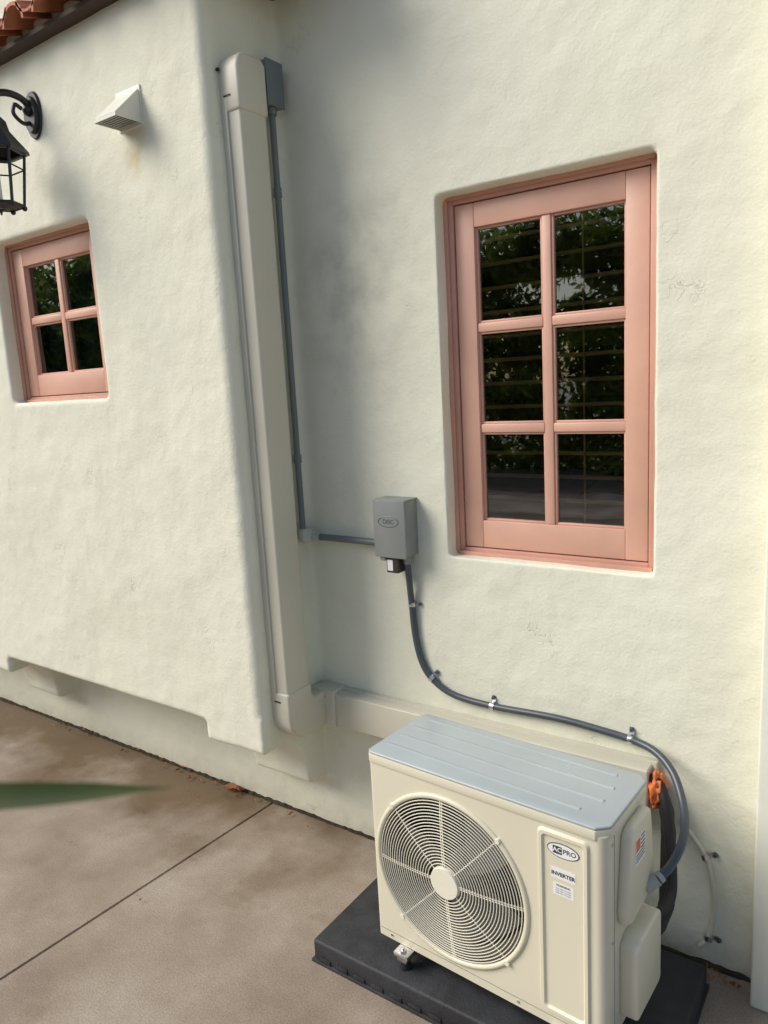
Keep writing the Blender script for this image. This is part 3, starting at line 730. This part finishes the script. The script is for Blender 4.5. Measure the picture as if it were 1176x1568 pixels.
foliage('hedge',70000,bx,.105)
def tree(tx_,ty_,seed,zc,spread):
    tr=empty('shade_tree'); random.seed(seed)
    bm=bmesh.new()
    sweep(bm,catmull([(tx_,ty_,0),(tx_-.1,ty_,1.5),(tx_+.1,ty_-.1,3)],6),.2,10,rf=lambda t:1-.4*t)
    for k in range(6):
        a=k*1.05; sweep(bm,catmull([(tx_+.1,ty_-.1,2.8),(tx_+math.cos(a)*.8,ty_+math.sin(a)*.8,3.9),(tx_+math.cos(a)*1.6,ty_+math.sin(a)*1.4,4.8)],5),.09,8,rf=lambda t:1-.7*t)
    obj('trunk',bm,simple('bark',(.10,.07,.045),.9,bump=.5,bscale=20,var=.3),tr,True)
    b=[(tx_+random.uniform(-spread,spread),ty_+random.uniform(-1.2,1.2),zc+random.uniform(-3.6,1.9),1.1,.9,.85,1/44) for _ in range(44)]
    c=foliage('crown',24000,b,.14,seed); c.parent=tr
tree(-15.6,-12.5,9,4.6,2.6); tree(-20,-13,10,4.6,2.8); tree(-24.5,-13.5,12,4.6,2.8)

# strap-leaved plant beside the photographer; one blade tip reaches into view
sp_=empty('strap_leaf_plant')
bm=bmesh.new()
def blade(pp,w,nrm=(.25,-.55,.8)):
    pts=catmull(pp,10); n=len(pts); rows=[]
    for i,p in enumerate(pts):
        t=i/(n-1); T=(pts[min(i+1,n-1)]-pts[max(i-1,0)]).normalized(); side=T.cross(Vector(nrm)).normalized()
        ww=w*min(1,(1-t)*3.2+.02)*(.6+.4*min(1,t*4)); nn=side.cross(T)
        rows.append([bm.verts.new(p-side*ww),bm.verts.new(p-nn*ww*.25),bm.verts.new(p+side*ww)])
    for a,b in zip(rows,rows[1:]):
        for k in range(2): bm.faces.new((a[k],a[k+1],b[k+1],b[k]))
Cc=Vector((0,-2.5,2.1))
tip=Cc+Vector((-885,652,-589.7))*.00040
mid=Cc+Vector((-1101.8,498.5,-589))*.00040
dv=mid-tip
root=mid+dv*3.2; base=Vector((-1.25,-2.62,1.35))
blade([base,root+dv*1.2+Vector((0,0,-.06)),root,mid,tip],.0098,(1100,-498,589))
random.seed(21)
for k in range(26):
    a=random.uniform(math.pi*.70,math.pi*1.5); L=random.uniform(.35,.7)
    c0=Vector((-1.25+random.uniform(-.03,.03),-2.62+random.uniform(-.03,.03),1.15+random.uniform(0,.25)))
    blade([c0,c0+Vector((math.cos(a)*L*.5,math.sin(a)*L*.5,L*.45)),c0+Vector((math.cos(a)*L,math.sin(a)*L,L*random.uniform(0,.4)))],.012)
obj('leaves',bm,M_STRAP,sp_,True)
bm=bmesh.new(); sweep(bm,catmull([(-1.25,-2.62,.0),(-1.27,-2.63,.7),(-1.25,-2.62,1.42)],6),.022,10); obj('stem',bm,simple('stem_bark',(.12,.09,.06),.9),sp_,True)

# ---------------------------------------------------------------- light
w=D.worlds.new('World'); S.world=w; w.use_nodes=True; nt=w.node_tree
bg=nt.nodes['Background']; sk=nt.nodes.new('ShaderNodeTexSky'); sk.sky_type='NISHITA'; sk.sun_disc=False
to_sun=Vector((-.78,-.63,0)).normalized(); el=math.radians(39)
to_sun=Vector((to_sun.x*math.cos(el),to_sun.y*math.cos(el),math.sin(el)))
sk.sun_elevation=el; sk.sun_rotation=math.atan2(to_sun.x,to_sun.y)
sk.air_density=1.0; sk.dust_density=2.0; sk.ozone_density=1.0
nt.links.new(sk.outputs[0],bg.inputs[0]); bg.inputs[1].default_value=.15
sl_=D.lights.new('sun','SUN'); sl_.energy=3.1; sl_.angle=math.radians(36); sl_.color=(1,.95,.86)
so_=D.objects.new('sun',sl_); COL.objects.link(so_); so_.rotation_euler=(-to_sun).to_track_quat('-Z','Y').to_euler(); so_.location=(-5,-6,6)

# ---------------------------------------------------------------- camera
yaw,pit,rol=.6162,-.1710,-.0551
F=Vector((-math.sin(yaw)*math.cos(pit),math.cos(yaw)*math.cos(pit),math.sin(pit)))
R=F.cross(Vector((0,0,1))).normalized(); U=R.cross(F)
R2=R*math.cos(rol)+U*math.sin(rol); U2=-R*math.sin(rol)+U*math.cos(rol)
cam=D.cameras.new('camera'); co=D.objects.new('camera',cam); COL.objects.link(co)
mw=Matrix.Identity(4)
for i in range(3): mw[i][0]=R2[i]; mw[i][1]=U2[i]; mw[i][2]=-F[i]
mw[0][3],mw[1][3],mw[2][3]=0,-2.5,2.0999
co.matrix_world=mw
cam.sensor_fit='VERTICAL'; cam.sensor_height=36; cam.sensor_width=27; cam.lens=36*1128.58/1568
cam.clip_start=.02; cam.clip_end=1000
cam.dof.use_dof=True; cam.dof.focus_distance=2.8; cam.dof.aperture_fstop=5
S.camera=co
S.view_settings.view_transform='Standard'; S.view_settings.look='None'; S.view_settings.exposure=0
print('walls faces',len(walls.data.polygons))
